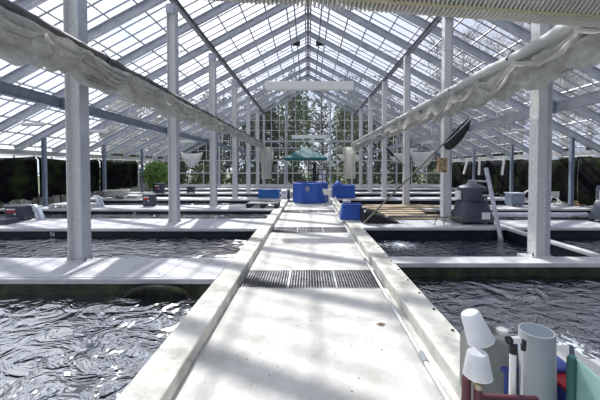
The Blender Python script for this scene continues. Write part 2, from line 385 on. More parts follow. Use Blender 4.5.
MB().box(-XE, XE, -.15, 0, -.2, DK+.05).build('sill', M['offw'], r)

# ================================================================ columns
def make_column(ztop):
    r = empty('steel_column')
    MB().box(-.105, .105, -.02, -.008, .02, ztop-DK).build('web', M['galv'], r)
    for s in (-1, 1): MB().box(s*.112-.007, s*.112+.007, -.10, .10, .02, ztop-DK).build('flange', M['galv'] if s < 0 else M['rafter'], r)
    MB().box(-.17, .17, -.10, .10, 0, .02).build('base_plate', M['galv'], r)
    for a in (-1, 1):
        for b in (-1, 1): MB().lathe((a*.145, b*.07, .02), [(.016, 0), (.016, .03), (.008, .03), (.008, .06), (0, .062)], 6).build('anchor_bolt', M['purlin'], r)
    MB().box(-.12, .12, -.14, -.128, ztop-DK-.25, ztop-DK).build('head_plate', M['rafter'], r)
    return r
ztop = roofz(XR)-.405
ordn = ['nearest', 'second', 'third', 'fourth', 'fifth', 'farthest']
c0 = make_column(ztop); first = True
for s, side in ((-1, 'left'), (1, 'right')):
    for k in range(6):
        o = c0 if first else dup(c0); first = False
        o.location = (s*(XC if s < 0 else XR), (D0 if s < 0 else DR)+S*k, DK if (s < 0 or k) else DK)
        lb = {0: 'tall grey galvanised steel column nearest the camera on the %s side of walkway' % side, 5: 'farthest galvanised steel column of the %s row, before the gable glass' % side}.get(k, '%s galvanised steel column from the front in the %s row' % (ordn[k], side))
        tag(o, lb, 'column', 'steel columns in two rows beside the walkway')
for s, side in ((-1, 'left'), (1, 'right')):        # blue outer posts
    for k in (2, 3, 4):
        m = MB(); m.box(-.06, .06, -.006, .006, 0, 2.05).box(-.066, -.054, -.06, .06, 0, 2.05).box(.054, .066, -.06, .06, 0, 2.05)
        zt = roofz(10.45)-.27-DK
        m = MB(); m.box(-.055, .055, -.006, .006, 0, zt).box(-.06, -.05, -.06, .06, 0, zt).box(.05, .06, -.06, .06, 0, zt)
        o = m.build('side_post', M['blue'], loc=(s*10.45, D0+S*k, DK))
        tag(o, 'blue-grey steel post before dark shade cloth, %s along the %s wall' % (['nearest', 'middle', 'farthest'][k-2], side), 'post', 'blue side posts')
# bluish longitudinal rails beside columns
for s, side in ((-1, 'left'), (1, 'right')):
    x = s*((XC if s < 0 else XR)+.20)
    r = empty('longitudinal_rail', (x, 10, 2.68), 0, 'bluish steel rail running along the %s column row below the gathered net' % side, 'rail', 'rails along the column rows')
    MB().box(-.01, .01, -9, 15.6, -.07, .07).box(-.045, .045, -9, 15.6, .07, .08).box(-.045, .045, -9, 15.6, -.08, -.07).build('beam', M['blue'] if s < 0 else M['rafter'], r)
    for k in range(6): MB().box(-.075, .0, (D0 if s < 0 else DR)+S*k-10-.09, (D0 if s < 0 else DR)+S*k-10+.09, -.10, .10).build('bracket', M['blue'], r, loc=(0 if s > 0 else .075, 0, 0))
    for k in range(7):
        MB().tube([(0, D0+S*(k-.5)-10, .08), (-s*.12, D0+S*(k-.5)-10, .85)], .012, 6).build('drop_rod', M['galv'], r)
# tie wires
for i, (y, z) in enumerate(((8.4, 4.9), (11.9, 5.25), (15.4, 4.6), (18.9, 4.2))):
    o = MB().tube([(-XC+.13, 0, 0), (0, 0, -.01), (XR-.12, 0, 0)], .008, 5).build('tie_wire', M['purlin'], loc=(0, y, z))
    tag(o, 'thin steel wire stretched between the %s pair of columns' % ordn[i+1], 'wire', 'cross wires')

# ================================================================ gathered nets along the columns
def drape(name, x0, z0, ya, yb, depthf, wid, m, parent, seed, amp=.09, ny=620, nt_=40, lobe=1.3):
    vs_ = []; fs = []
    for i in range(ny+1):
        y = ya + (yb-ya)*i/ny; dp = depthf(y)*(.80+.35*abs(math.sin(PI*(y+seed)/lobe)))
        for j in range(nt_):
            t = 2*PI*j/nt_
            cx = math.sin(t)*wid*(.75+.25*math.cos(t)); cz = -dp/2 + math.cos(t)*dp/2
            q = noise.noise(Vector((y*.8+seed, cz*3, seed)))
            fold = noise.noise(Vector((y*1.6+seed, t*1.6, seed)))*amp*1.2 + (abs(math.sin(y*5.5 + cz*9 + q*9))-.5)*amp*.55 + (1-abs(noise.noise(Vector((y*3.5+cz*6, cz*9, seed+3))))*3)*amp*.35
            nx, nz_ = math.sin(t), math.cos(t)
            vs_.append((x0+cx+nx*fold, y, z0+cz+nz_*fold*.7))
    for i in range(ny):
        for j in range(nt_): fs.append((i*nt_+j, i*nt_+(j+1)%nt_, (i+1)*nt_+(j+1)%nt_, (i+1)*nt_+j))
    mb = MB(); mb.add(vs_, fs); o = mb.build(name, m, parent, smooth=True); return o
def swags(parent, x0, z0, ya, yb, dp, step, seed, wd):
    rnd = random.Random(seed); y = ya
    while y < yb:
        L_ = step*rnd.uniform(.7, 1.25); d_ = dp*rnd.uniform(.65, 1.1)*(1 if y < -2 else max(.5, 1-(y+2)*.05)); skew = rnd.uniform(-.25, .25); vs_ = []; nu, nv = 22, 60; ph = rnd.uniform(0, 6)
        for i in range(nu+1):
            u = i/nu; uu = min(1, max(0, u+skew*u*(1-u)*1.6)); e = (4*uu*(1-uu))**.85
            for j in range(nv+1):
                v = j/nv; pl = math.sin(v*PI*(13+3*math.sin(ph))+ph+u*1.5) + .4*math.sin(v*PI*29+ph*2)
                ww = .03 + .97*e
                vs_.append((x0 + wd*math.sin(PI*2*v*.78+.5)*(.45+.55*e) + .028*pl*ww + .02*noise.noise(Vector((y+u*3, v*5, seed))), y+L_*u, z0 - .05*v - d_*e*(.10+.90*math.sin(PI*v*.62)) + .022*pl*ww*math.cos(ph) + .03*noise.noise(Vector((y+u*4, v*3, seed+5)))))
        fs = [(i*(nv+1)+j, i*(nv+1)+j+1, (i+1)*(nv+1)+j+1, (i+1)*(nv+1)+j) for i in range(nu) for j in range(nv)]
        MB().add(vs_, fs).build('net_swag', M['net'], parent, smooth=True); y += L_*.97
XN = 3.42
for s, side in ((-1, 'left'), (1, 'right')):
    r = empty('gathered_screen', (s*XN, 10, 3.48), 0, 'crumpled pale net bunched under a rolled screen along the %s column row' % side, 'screen', 'gathered screens above the tanks')
    pts = []; rad = []
    for i in range(190):
        y = -7.5 + 20.2*i/189; wob = noise.noise(Vector((y*.9, s*5, 0)))*.03
        pts.append((wob, y, noise.noise(Vector((y*.7, 8, s)))*.03)); rad.append((.075 if s < 0 else .10)*(1+.25*noise.noise(Vector((y*4, 3, s)))))
    MB().tube(pts, rad, 12).build('rolled_screen', M['roll'] if s < 0 else M['rollb'], r, smooth=True)
    if s < 0:
        drape('net_bunch', .0, -.10, -7.5, 12.5, lambda y: .40 if y < -3 else max(.22, .40-(y+3)*.03), .12, M['net'], r, 3.3, .12)
        swags(r, .0, -.05, -7.5, 12.3, .38, 1.45, 5, .16)
        swags(r, .10, -.09, -7.2, 12.3, .42, 1.05, 9, .13)
    else:
        swags(r, -.06, -.06, -7.4, 12.3, .40, .95, 15, .15)
        drape('net_bunch', .09, -.16, -7.5, 12.5, lambda y: .36 if y < -4 else max(.24, .36-(y+4)*.02), .12, M['net'], r, 7.7, .11, lobe=.9)
        drape('under_screen', .16, -.10, -7.5, 12.5, lambda y: .34, .10, M['rollb'], r, 1.2, .03)
    for k in range(10): y = -7+2.05*k; MB().tube([(0, y, -.13), (.12, y, 0), (0, y, .13), (-.12, y, 0), (0, y, -.13)], .012, 5).build('clamp', M['black'], r)
    # vertical gathered end
    vs_ = []; fs = []; n1, n2 = 64, 14
    for j in range(n2):
        zz = 3.2 - 2.35*j/(n2-1); wv = .30+.04*math.sin(j*.6+s)+ .12*(n2-j)/n2
        for i in range(n1):
            t = 2*PI*i/n1; rr = 1+.22*math.sin(t*9+j*.15)+.12*noise.noise(Vector((t*3, j*.4, s)))
            vs_.append((math.cos(t)*wv*rr, math.sin(t)*.22*rr, zz-3.48))
    fs = [(j*n1+i, j*n1+(i+1)%n1, (j+1)*n1+(i+1)%n1, (j+1)*n1+i) for j in range(n2-1) for i in range(n1)] + [tuple((n2-1)*n1+i for i in range(n1))]
    MB().add(vs_, fs).build('hanging_end', M['net'], r, smooth=True, loc=(s*-.35, 12.2, 0))

# ribbed hose overhead
def hose():
    pts = []; rad = []; n = 640
    a = Vector((-2.0, 3.2, 3.80)); b = Vector((3.9, 3.2, 3.40))
    r_ = empty('ribbed_hose', (0, 0, 0), 0, 'pale ribbed flexible hose crossing overhead at top right, tan along its underside', 'hose')
    A, B = a, b
    for i in range(n*2):
        t = i/(n*2-1); p = A.lerp(B, t); p.z -= .16*math.sin(PI*min(1, t))*0
        pts.append(p); rad.append(.27 + (.0, .016, .02, .02, .016, 0, -.035, -.05, -.05, -.035)[i % 10])
    MB().tube(pts, rad, 28).build('ribbed_wall', M['duct'], r_)
    d = (B-A).normalized(); sm = MB(); q = []
    for i in range(60):
        t = i/59; p = A.lerp(B, t); q.append(p+Vector((0, -.10, -.262)))
    sm.tube(q, .018, 6).build('underside_seam', M['tan'], r_)
    return r_
hose()

# ================================================================ shade cloths on the sides
def cloth(s, y0, y1, label, zb=.30, zt=2.10):
    vs_ = []; n1, n2 = 40, 12
    for j in range(n2+1):
        for i in range(n1+1):
            y = y0+(y1-y0)*i/n1; u = i/n1; z = zt - (zt-zb)*j/n2 - .10*math.sin(PI*u)*(1-j/n2) - (.22*abs(noise.noise(Vector((y*2.3, 1, s)))) if j == n2 else 0)
            vs_.append((s*(10.72+.05*noise.noise(Vector((y*2.5, z*.6, s)))+ (.10 if j == 0 else 0)), y, z))
    fs = [(j*(n1+1)+i, j*(n1+1)+i+1, (j+1)*(n1+1)+i+1, (j+1)*(n1+1)+i) for j in range(n2) for i in range(n1)]
    o = MB().add(vs_, fs).build('shade_cloth', M['cloth'], smooth=True, solid=.012); tag(o, label, 'shade cloth', 'dark shade cloths along the side walls')
for k, nme in ((1, 'nearest the camera'), (2, 'second from the front'), (3, 'third from the front')):
    cloth(-1, D0+S*k+.06, D0+S*(k+1)-.02, 'black shade cloth along left wall, bay %s' % nme, .50)
for k, nme in ((1, 'nearest the camera'), (2, 'second from the front'), (3, 'third from the front'), (4, 'fourth from the front')):
    cloth(1, D0+S*k+.02, D0+S*(k+1)-.0, 'black shade cloth along right wall, bay %s' % nme, .24)
for s, side in ((-1, 'left'), (1, 'right')):
    r = empty('curtain_rail', (s*10.80, 13, 2.12), 0, 'thin rail carrying the black shade cloths along the %s wall' % side, 'rail', 'curtain rails')
    MB().tube([(0, -9, 0), (0, 9.6, 0)], .02, 8).build('rod', M['galv'], r)
    for k in (-1, 0, 1, 2, 3, 4, 5):
        y = D0+S*k-13; MB().tube([(0, y, 0), (0, y, roofz(10.8)-.28-2.12)], .012, 6).build('hanger', M['galv'], r)
# swagged white sheets on the gable
def swag(xc, z, w_, dp, y, label):
    vs_ = []; n1, n2 = 24, 8
    for i in range(n1+1):
        u = i/n1; sag = dp*(1-abs(2*u-1)**2.6)
        for j in range(n2+1):
            v = j/n2; vs_.append((xc-w_/2+w_*u, y-.10*math.sin(PI*v), z - sag*(.12+.88*v) - .05*v))
    fs = [(i*(n2+1)+j, i*(n2+1)+j+1, (i+1)*(n2+1)+j+1, (i+1)*(n2+1)+j) for i in range(n1) for j in range(n2)]
    o = MB().add(vs_, fs).build('swagged_sheet', M['offw'], smooth=True, solid=.02); tag(o, label, 'sheet', 'white swags before the gable glass')
def swp(px, py, wpx, dpx, lab, d=25.3): p = P(px, py, d); swag(p.x, p.z, wpx*d/300, dpx*d/300, d, lab)
swp(192, 152, 22, 14, 'white sagging sheet over the gable glass between first two left columns'); 
swp(399, 152, 22, 10, 'white sagging sheet over gable glass left of the fourth-last right column')
swp(422, 150, 26, 17, 'widest white sagging sheet, hanging left of the rusty box on right')
swp(350, 154, 26, 8, 'white sagging sheet just right of the green canopy')

# ================================================================ hanging light troughs
def trough(w_, h_, loc, label, wire=.6):
    r = empty('light_trough', loc, 0, label, 'light', 'white light troughs over the walkway')
    m = MB(); m.box(-w_/2, w_/2, -.09, .09, -h_/2, h_/2); m.build('housing', M['white'], r, bevel=.012)
    m = MB(); m.box(-w_/2+.04, w_/2-.04, -.06, .06, -h_/2-.015, -h_/2); m.build('diffuser', M['offw'], r)
    for s in (-.38, .38): MB().box(s*w_-.03, s*w_+.03, -.02, .02, h_/2, h_/2+.18).build('bracket', M['alu'], r); MB().tube([(s*w_, 0, h_/2+.18), (s*w_, 0, wire)], .006, 5).build('wire', M['purlin'], r)
p = P(309.5, 86.3, 11.9); trough(87*11.9/300, 8*11.9/300, p, 'long white light trough hanging highest over the walkway, nearer one', 5.25-p.z)
p = P(309.5, 136.8, 22.4); trough(35*22.4/300, 3.5*22.4/300, p, 'small white light trough hanging above the green canopy, farther one', .9)

# ================================================================ canopy
cp = P(305.5, 0, 20); cx, cy = cp.x, 20.0
r = empty('garden_canopy', (cx, cy, DK), 0, 'dark green pop-up canopy standing behind the big blue tank', 'canopy')
m = MB(); a = 1.38; ez, pz = 2.17, 2.95
vs_ = [(0,0,pz),(-a,-a,ez),(a,-a,ez),(a,a,ez),(-a,a,ez),(-a,-a,ez-.12),(a,-a,ez-.12),(a,a,ez-.12),(-a,a,ez-.12)]
m.add(vs_, [(0,1,2),(0,2,3),(0,3,4),(0,4,1),(1,5,6,2),(2,6,7,3),(3,7,8,4),(4,8,5,1)]); m.build('canopy_roof', M['canopy'], r, solid=.015)
for sx in (-1, 1):
    for sy in (-1, 1): MB().box(sx*1.3-.025, sx*1.3+.025, sy*1.3-.025, sy*1.3+.025, 0, 2.17).build('leg', M['purlin'] if sx > 0 else M['alu'], r)
# white shelf unit under canopy
r = empty('paper_rack', tuple(P(322.5, 0, 17).xy)+(0,), 0, 'black-framed notice rack of white sheets below the green canopy', 'rack')
m = MB(); m.box(-.28, -.24, 0, .3, 0, 1.55).box(.24, .28, 0, .3, 0, 1.55).box(-.28, .28, .28, .3, .3, 1.55); m.build('frame', M['black'], r)
for j in range(4):
    for i in range(2): MB().box(-.21+.22*i, -.02+.22*i, -.02, -.004, .52+.26*j, .74+.26*j).build('white_sheet', M['white'] if (i+j) % 3 else M['pipe'], r)
r = empty('black_post', tuple(P(314.5, 0, 16.6).xy)+(0,), 0, 'slim black upright post left of the notice rack', 'post'); MB().box(-.10, .10, -.05, .05, .02, 1.95).build('shaft', M['black'], r); MB().box(-.16, .16, -.12, .12, 0, .02).build('foot', M['black'], r)

# ================================================================ big blue tank at the end of the walkway
r = empty('blue_fish_tank', tuple(P(310.4, 0, 14.6).xy)+(0,), 0, 'large royal blue eight-sided tank standing across the end of the walkway', 'tank')
n = 8; R0 = .87
m = MB(); m.lathe((0,0,0), [(R0-.05, .0), (R0, .05), (R0, .88), (R0+.03, .90), (R0+.03, .95), (R0-.05, .95), (R0-.05, .78), (0, .78)], 8, rot=PI/8); m.build('tank_body', M['bluep'], r, bevel=.02)
for k in range(8):
    t = PI/8+2*PI*k/8; MB().bar((R0*math.cos(t), R0*math.sin(t), .03), (R0*math.cos(t), R0*math.sin(t), .90), .05, .05, (math.cos(t), math.sin(t), 0)).build('corner_rib', M['bluep'], r)
yf = -R0*math.cos(PI/8)
m = MB(); m.lathe((0,0,0), [(.075, 0), (.095, 0), (.095, .008), (.075, .008), (.075, 0)], 20); m.box(-.05, .05, -.035, -.02, 0, .008).box(-.05, .05, .0, .015, 0, .008).box(-.012, .012, -.045, .055, 0, .008)
e = m.build('emblem', M['paint'], r); e.location = (-.14, yf-.003, .68); e.rotation_euler = (PI/2, 0, 0)
# white basin on a stand before it
p = P(327, 0, 12.9); r = empty('basin_stand', (p.x, p.y, 0), 0, 'small white basin on thin stand before right side of big blue tank', 'basin')
m = MB(); m.lathe((0,0,.50), [(.16, 0), (.24, .22), (.26, .24), (.23, .24), (.15, .03), (0, .03)], 4, rot=PI/4, sx=1.1); m.build('bowl', M['offw'], r, bevel=.01)
MB().tube([(-.05, 0, .02), (-.05, 0, .50)], .018, 8).build('stem', M['purlin'], r); MB().box(-.16, .1, -.1, .1, 0, .02).build('foot', M['purlin'], r)

# blue bins on the right kerb
def bin_(p, w_, d_, h_, taper, name, label, m_=M['bluep'], lidh=0, rz=0):
    r = empty(name, p, rz, label, 'bin')
    t = taper
    vs_ = []
    for (k, z) in ((1, 0), (t, h_)):
        for a, b in ((-1,-1),(1,-1),(1,1),(-1,1)): vs_.append((a*w_/2*k, b*d_/2*k, z))
    MB().add(vs_, [(0,3,2,1),(0,1,5,4),(1,2,6,5),(2,3,7,6),(3,0,4,7),(4,5,6,7)]).build('body', m_, r, bevel=.03)
    q = MB(); k = t
    for a, b, c, d in ((-k*w_/2-.02, k*w_/2+.02, -k*d_/2-.02, -k*d_/2+.03), (-k*w_/2-.02, k*w_/2+.02, k*d_/2-.03, k*d_/2+.02), (-k*w_/2-.02, -k*w_/2+.03, -k*d_/2, k*d_/2), (k*w_/2-.03, k*w_/2+.02, -k*d_/2, k*d_/2)):
        q.box(a, b, c, d, h_-.01, h_+.025)
    q.build('rim', m_, r)
    return r
p = P(343, 0, 15.2); b = bin_((p.x+.05, 15.5, DK), 1.12, .9, .62, .97, 'blue_bin', 'large royal blue bin right of the big tank, blue lump on top')
m = MB(); m.lathe((-.28, 0, .645), [(.24, 0), (.22, .07), (.10, .17), (.0, .22)], 8); m.build('folded_lid', M['bluep'], b)
r = bin_((1.30, 8.95, DK), .72, .50, .43, .76, 'blue_bin', 'near royal blue upturned bin on the right kerb beside black netting')
# black netting heap beside it
def heap(name, p, rx, ry_, h_, m_, seed, amp=.4):
    n1, n2 = 40, 16; vs_ = []
    for j in range(n2+1):
        f = j/n2
        for i in range(n1):
            t = 2*PI*i/n1; rr = (1-f)*(1+amp*noise.noise(Vector((math.cos(t)*1.5, math.sin(t)*1.5, seed))))
            zz = h_*(1-(1-f)**1.6)*(1+.3*noise.noise(Vector((math.cos(t)*2*(1-f), math.sin(t)*2*(1-f), seed+2))))
            vs_.append((p[0]+rx*rr*math.cos(t), p[1]+ry_*rr*math.sin(t), p[2]+max(0, zz)))
    fs = [(j*n1+i, j*n1+(i+1)%n1, (j+1)*n1+(i+1)%n1, (j+1)*n1+i) for j in range(n2) for i in range(n1)] + [tuple(range(n1-1, -1, -1))]
    return MB().add(vs_, fs)
ng = empty('black_netting', (1.9, 8.4, DK), 0, 'heap of black netting spilling right from the near blue bin', 'netting')
vs_ = []; n1, n2 = 30, 10
for j in range(n2+1):
    for i in range(n1+1):
        u = i/n1; v = j/n2; x = -.38+1.0*u; hh = .43*(1-u)**.8*(.55+.45*math.sin(PI*(.15+.7*v))) + .05*noise.noise(Vector((u*9, v*6, 2)))
        vs_.append((x+.05*noise.noise(Vector((u*5, v*5, 7))), -.22+.62*v, max(.006, hh)))
fs = [(j*(n1+1)+i, j*(n1+1)+i+1, (j+1)*(n1+1)+i+1, (j+1)*(n1+1)+i) for j in range(n2) for i in range(n1)]
# close the heap down to the deck
b0 = len(vs_); ring = [i for i in range(n1+1)] + [j*(n1+1)+n1 for j in range(1, n2+1)] + [n2*(n1+1)+i for i in range(n1-1, -1, -1)] + [j*(n1+1) for j in range(n2-1, 0, -1)]
for q in ring: vs_.append((vs_[q][0], vs_[q][1], 0))
L = len(ring); fs += [(ring[k], b0+k, b0+(k+1)%L, ring[(k+1)%L]) for k in range(L)]
MB().add(vs_, fs).build('net_pile', M['black'], ng)
for q in range(5):
    x = -.1+.16*q; MB().tube([(x, -.26, .015), (x+.08, -.34, .02), (x+.15, -.25, .012)], .008, 5).build('net_cord', M['black'], ng)
# small grey case on the kerb
p = P(346.5, 203, 12.0); r = empty('small_grey_case', (1.55, 12.0, DK), 0, 'small grey case on the slab between the two blue bins', 'case')
MB().box(-.15, .15, -.12, .12, 0, .20).build('body', M['pvc'], r, bevel=.02); MB().box(-.155, .155, -.125, .125, .20, .24).build('lid', M['pipe'], r, bevel=.01)
r = empty('white_bottle', (1.02+.2, 13.4, DK), 0, 'small white bottle on the right kerb beside the big blue tank', 'bottle')
MB().lathe((0,0,0), [(.05, 0), (.055, .03), (.055, .17), (.02, .22), (.02, .26), (0, .26)], 12).build('body', M['white'], r); MB().lathe((0,0,.26), [(.024, 0), (.024, .03), (0, .03)], 10).build('cap', M['navy'], r)

# left mid blue tank and black pallet
p = P(270, 0, 16.4); r = bin_((-1.98, 15.25, DK), 1.05, .6, .42, .98, 'long_blue_tub', 'low medium-blue tub on the left slab before the gable', M['navy'])
p = P(285.5, 0, 16.0); r = empty('white_machine', (-1.16, 15.2, DK), 0, 'white boxy machine with dark end panel right of medium-blue tub', 'machine')
MB().box(-.20, .12, -.25, .25, 0, .42).build('casing', M['white'], r, bevel=.02); MB().box(.12, .24, -.25, .25, 0, .45).build('dark_end', M['feeder'], r, bevel=.02); MB().box(-.14, .05, -.256, -.25, .22, .34).build('front_panel', M['pipe'], r)
def pallet(name, p, w_, d_, h_, m_, label, rz=0, top=None, grp=None):
    r = empty(name, p, rz, label, 'pallet', grp)
    m = MB(); nb = 5
    for i in range(nb): y = -d_/2+d_*(i+.5)/nb; m.box(-w_/2, w_/2, y-d_/nb*.38, y+d_/nb*.38, h_-.025, h_)
    m.build('deck_boards', top or m_, r)
    for sx in (-1, 0, 1):
        q = MB()
        for sy in (-1, 0, 1): q.box(sx*(w_/2-.07)-.07, sx*(w_/2-.07)+.07, sy*(d_/2-.06)-.06, sy*(d_/2-.06)+.06, .02, h_-.025)
        q.box(sx*(w_/2-.07)-.07, sx*(w_/2-.07)+.07, -d_/2, d_/2, 0, .02); q.build('skid', m_, r)
    return r
p = P(265, 204, 12.6); pallet('black_pallet', (-1.74, 11.75, DK), 1.2, .9, .18, M['black'], 'black plastic pallet on the left slab beside the walkway kerb', top=M['feeder'])
r = empty('flat_board', (-2.95, 12.0, DK), 0, 'flat white board lying on the slab left of the black pallet', 'board'); MB().add([(-.6,-.35,.005),(.45,-.5,.005),(.5,.35,.005),(.0,.4,.005),(-.6,-.35,.03),(.45,-.5,.03),(.5,.35,.03),(.0,.4,.03)], [(0,3,2,1),(4,5,6,7),(0,1,5,4),(1,2,6,5),(2,3,7,6),(3,0,4,7)]).build('board', M['white'], r)
p = P(84, 206, 11.9); pallet('white_pallet', (p.x, 11.5, DK), 1.5, .8, .17, M['offw'], 'white plastic pallet on the left deck beside the nearest blue post', grp='white pallets')
p = P(131, 198, 15.2); pallet('white_pallet', (p.x, 15.1, DK), 1.35, .8, .17, M['offw'], 'white plastic pallet behind the red-labelled box, under cloth on left', grp='white pallets')
p = P(129, 193, 16); r = empty('round_tub', (p.x-.1, 15.1, DK+.17), 0, 'low round tan tub resting on the farther white pallet', 'tub')
MB().lathe((0,0,0), [(.50, 0), (.56, .20), (.60, .20), (.60, .24), (.52, .24), (.47, .05), (0, .05)], 28).build('shell', M['rollb'], r, smooth=True); 

# feeder boxes on the left
def fbox(loc, w_, h_, label, red=True, rz=0):
    r = empty('pump_box', loc, rz, label, 'box', 'dark pump boxes on the left decks')
    MB().box(-w_/2, w_/2, -w_*.4, w_*.1, .03, h_-.04).build('housing', M['feeder'], r, bevel=.012)
    MB().box(-w_/2-.012, w_/2+.012, -w_*.4-.012, w_*.1+.012, h_-.04, h_).build('lid', M['pvc'], r, bevel=.008)
    for a in (-1, 1): MB().box(a*w_*.4-.03, a*w_*.4+.03, -w_*.35, w_*.08, 0, .03).build('foot', M['black'], r)
    yy = -w_*.4
    if red:
        MB().box(-w_*.42, w_*.05, yy-.004, yy, h_*.52, h_*.70).build('red_label', M['red'], r); MB().box(-w_*.42, w_*.05, yy-.004, yy, h_*.70, h_*.78).build('white_label', M['white'], r)
        MB().box(w_*-.03, w_*.07, yy-.004, yy, h_*.40, h_*.50).build('switch', M['white'], r)
    else: MB().box(-w_*.2, w_*.2, yy-.004, yy, h_*.5, h_*.7).build('grille', M['black'], r)
    return r
fbox((-8.38, 8.75, DK), .55, .46, 'dark pump box with red label at far left, water spouting beside it')
p = P(151.5, 0, 12.1); fbox((p.x, 12.0, DK), .44, .50, 'dark red-labelled pump box just left of the second left column')
p = P(160, 0, 18.6); fbox((-9.0, 18.25, DK+.0), .50, .62, 'dark red-labelled pump box in front of the green bush')
p = P(193, 0, 18.8); fbox((-7.2, 18.5, DK), .45, .42, 'plain dark pump box between second and third left columns', False)
r = empty('low_grey_crate', (-8.5, 8.15, DK), 0, 'low dark grey crate at far left, in front of the nearest pump box', 'crate')
MB().box(-.35, .45, -.2, .2, 0, .15).build('body', M['feeder'], r, bevel=.02); MB().box(-.1, .1, -.205, -.2, .05, .1).build('white_tag', M['white'], r)
# water jets
for (x, y, lab) in ((-7.98, 8.80, 'spray of water pouring beside the far left pump box'), (-8.28, 11.75, 'spray of water beside the nearer white pallet')):
    m = MB(); rnd = random.Random(int(y*7))
    for k in range(9):
        q = []; ox = rnd.uniform(-.05, .05); oy = rnd.uniform(-.12, .12); v = rnd.uniform(.22, .36)
        for i in range(12):
            t = i/11; q.append((ox-.10+v*t, oy, .44+.05*t-.60*t*t + rnd.uniform(-.006, .006)))
        m.tube(q, [.012+.03*i/11 for i in range(12)], 6)
    o = m.build('water_jet', M['foam'], loc=(x, y-.0, DK)); tag(o, lab, 'water', None, 'stuff')
# green bush
def leafball(c, r3, n, size, seed, shell=.55):
    rnd = random.Random(seed); m = MB(); V = []; F = []
    for k in range(n):
        while True:
            v = Vector((rnd.uniform(-1,1), rnd.uniform(-1,1), rnd.uniform(-1,1)))
            if shell < v.length < 1 or (v.length < 1 and rnd.random() < .25): break
        if rnd.random() < .5: v *= 1+.55*noise.noise(v*2.2+Vector((seed, 0, 0)))
        p = Vector((c[0]+v.x*r3[0], c[1]+v.y*r3[1], c[2]+v.z*r3[2])); a = Vector((rnd.gauss(0,1), rnd.gauss(0,1), rnd.gauss(0,1))).normalized(); b = a.orthogonal().normalized()
        s = size*rnd.uniform(.6, 1.3); i = len(V); V += [p-a*s, p+b*s*.45, p+a*s, p-b*s*.45]; F.append((i, i+1, i+2, i+3))
    return m.add(V, F)
p = P(156, 0, 20.6); r = empty('green_bush', (-9.55, 18.95, DK), 0, 'bright green leafy bush beyond the last dark shade cloth on left', 'bush')
leafball((0,0,1.05), (.80, .45, .90), 2600, .09, 5, .4).build('foliage', M['leaf3'], r)
MB().lathe((0,0,0), [(.22, 0), (.28, .35), (.24, .35), (0, .30)], 14).build('pot', M['black'], r); MB().tube([(0,0,.3), (.03,0,1.0)], .03, 6).build('stem', M['bark'], r)

# ================================================================ right: automatic feeders
def feeder(loc, label, rz=0, sc=1):
    r = empty('fish_feeder', loc, rz, label, 'feeder', 'tall slate-coloured feeders on the right slab'); r.scale = (sc, sc, sc)
    m = MB(); m.lathe((0,0,0), [(.50, .08), (.50, .12), (.37, .62), (.34, .64), (0, .64)], 4, rot=PI/4, sx=1.30*.74, sy=1.1*.74)
    m = MB(); sq = []
    def ring(w_, z, n=28, e=5): 
        out_ = []
        for k in range(n):
            t = 2*PI*k/n; c, s_ = math.cos(t), math.sin(t); out_.append((w_*abs(c)**(2/e)*(1 if c > 0 else -1), w_*.85*abs(s_)**(2/e)*(1 if s_ > 0 else -1), z))
        return out_
    rg = [ring(.47, .08), ring(.47, .13), ring(.40, .38), ring(.345, .61), ring(.32, .63)]
    n = 28; vs_ = [v for q in rg for v in q]; fs = [(i*n+k, i*n+(k+1)%n, (i+1)*n+(k+1)%n, (i+1)*n+k) for i in range(len(rg)-1) for k in range(n)] + [tuple(range(n-1, -1, -1)), tuple((len(rg)-1)*n+k for k in range(n))]
    MB().add(vs_, fs).build('skirt', M['feeder'], r, smooth=True)
    MB().lathe((0,0,.63), [(.36, 0), (.375, .03), (.375, .30), (.36, .33), (.36, .36), (.30, .40), (.16, .44), (.14, .44), (0, .44)], 28).build('hopper', M['feeder'], r, smooth=True)
    MB().lathe((0,0,1.06), [(.14, 0), (.14, .03), (.11, .04), (.11, .12), (.09, .13), (0, .13)], 16).build('cap', M['pvc'], r, smooth=True)
    for a in (-1, 1):
        for b in (-1, 1): MB().box(a*.36-.05, a*.36+.05, b*.30-.05, b*.30+.05, 0, .09).build('foot', M['black'], r)
    MB().box(.05, .27, -.405, -.395, .16, .34).build('white_label', M['white'], r, loc=(0, -.005, 0))
    MB().box(-.44, -.37, -.15, .08, .66, .90).build('side_box', M['white'], r, bevel=.015)
    MB().box(.06, .26, -.385, -.35, .80, .90).build('hopper_window', M['black'], r); MB().box(.07, .25, -.392, -.385, .78, .815).build('window_strip', M['white'], r)
    MB().lathe((.14, -.38, .70), [(.02, -.01), (.02, .01), (0, .01)], 8).build('knob', M['white'], r)
    return r
f1 = feeder((4.56, 8.33, DK), 'tall slate-coloured fish feeder right of second right column, white label low')
f2 = dup(f1, loc=(8.52, 8.33, DK), label='slate-coloured fish feeder at right picture edge, white strip near its top', rz=.25)
# extra strip on the second
MB().box(-.30, .05, -.395, -.37, .74, .92).build('white_strip', M['white'], f2)
# leaning pipe and arm
a = P(486, 168, 8.0); b = P(502, 240, 7.45)
r = empty('leaning_pipe', b, 0, 'pale blue-grey pipe leaning from the tank water beside the feeder', 'pipe')
MB().tube([(0,0,0), a-b], .05, 14).build('tube', M['pipe'], r, smooth=True); MB().tube([(0,0,-.06), (a-b)*.03], .06, 14).build('lower_collar', M['pvc'], r)
q = (a-b)*.80; MB().tube([q, q+Vector((-.32, .0, .02))], .028, 10).build('side_arm', M['pipe'], r)
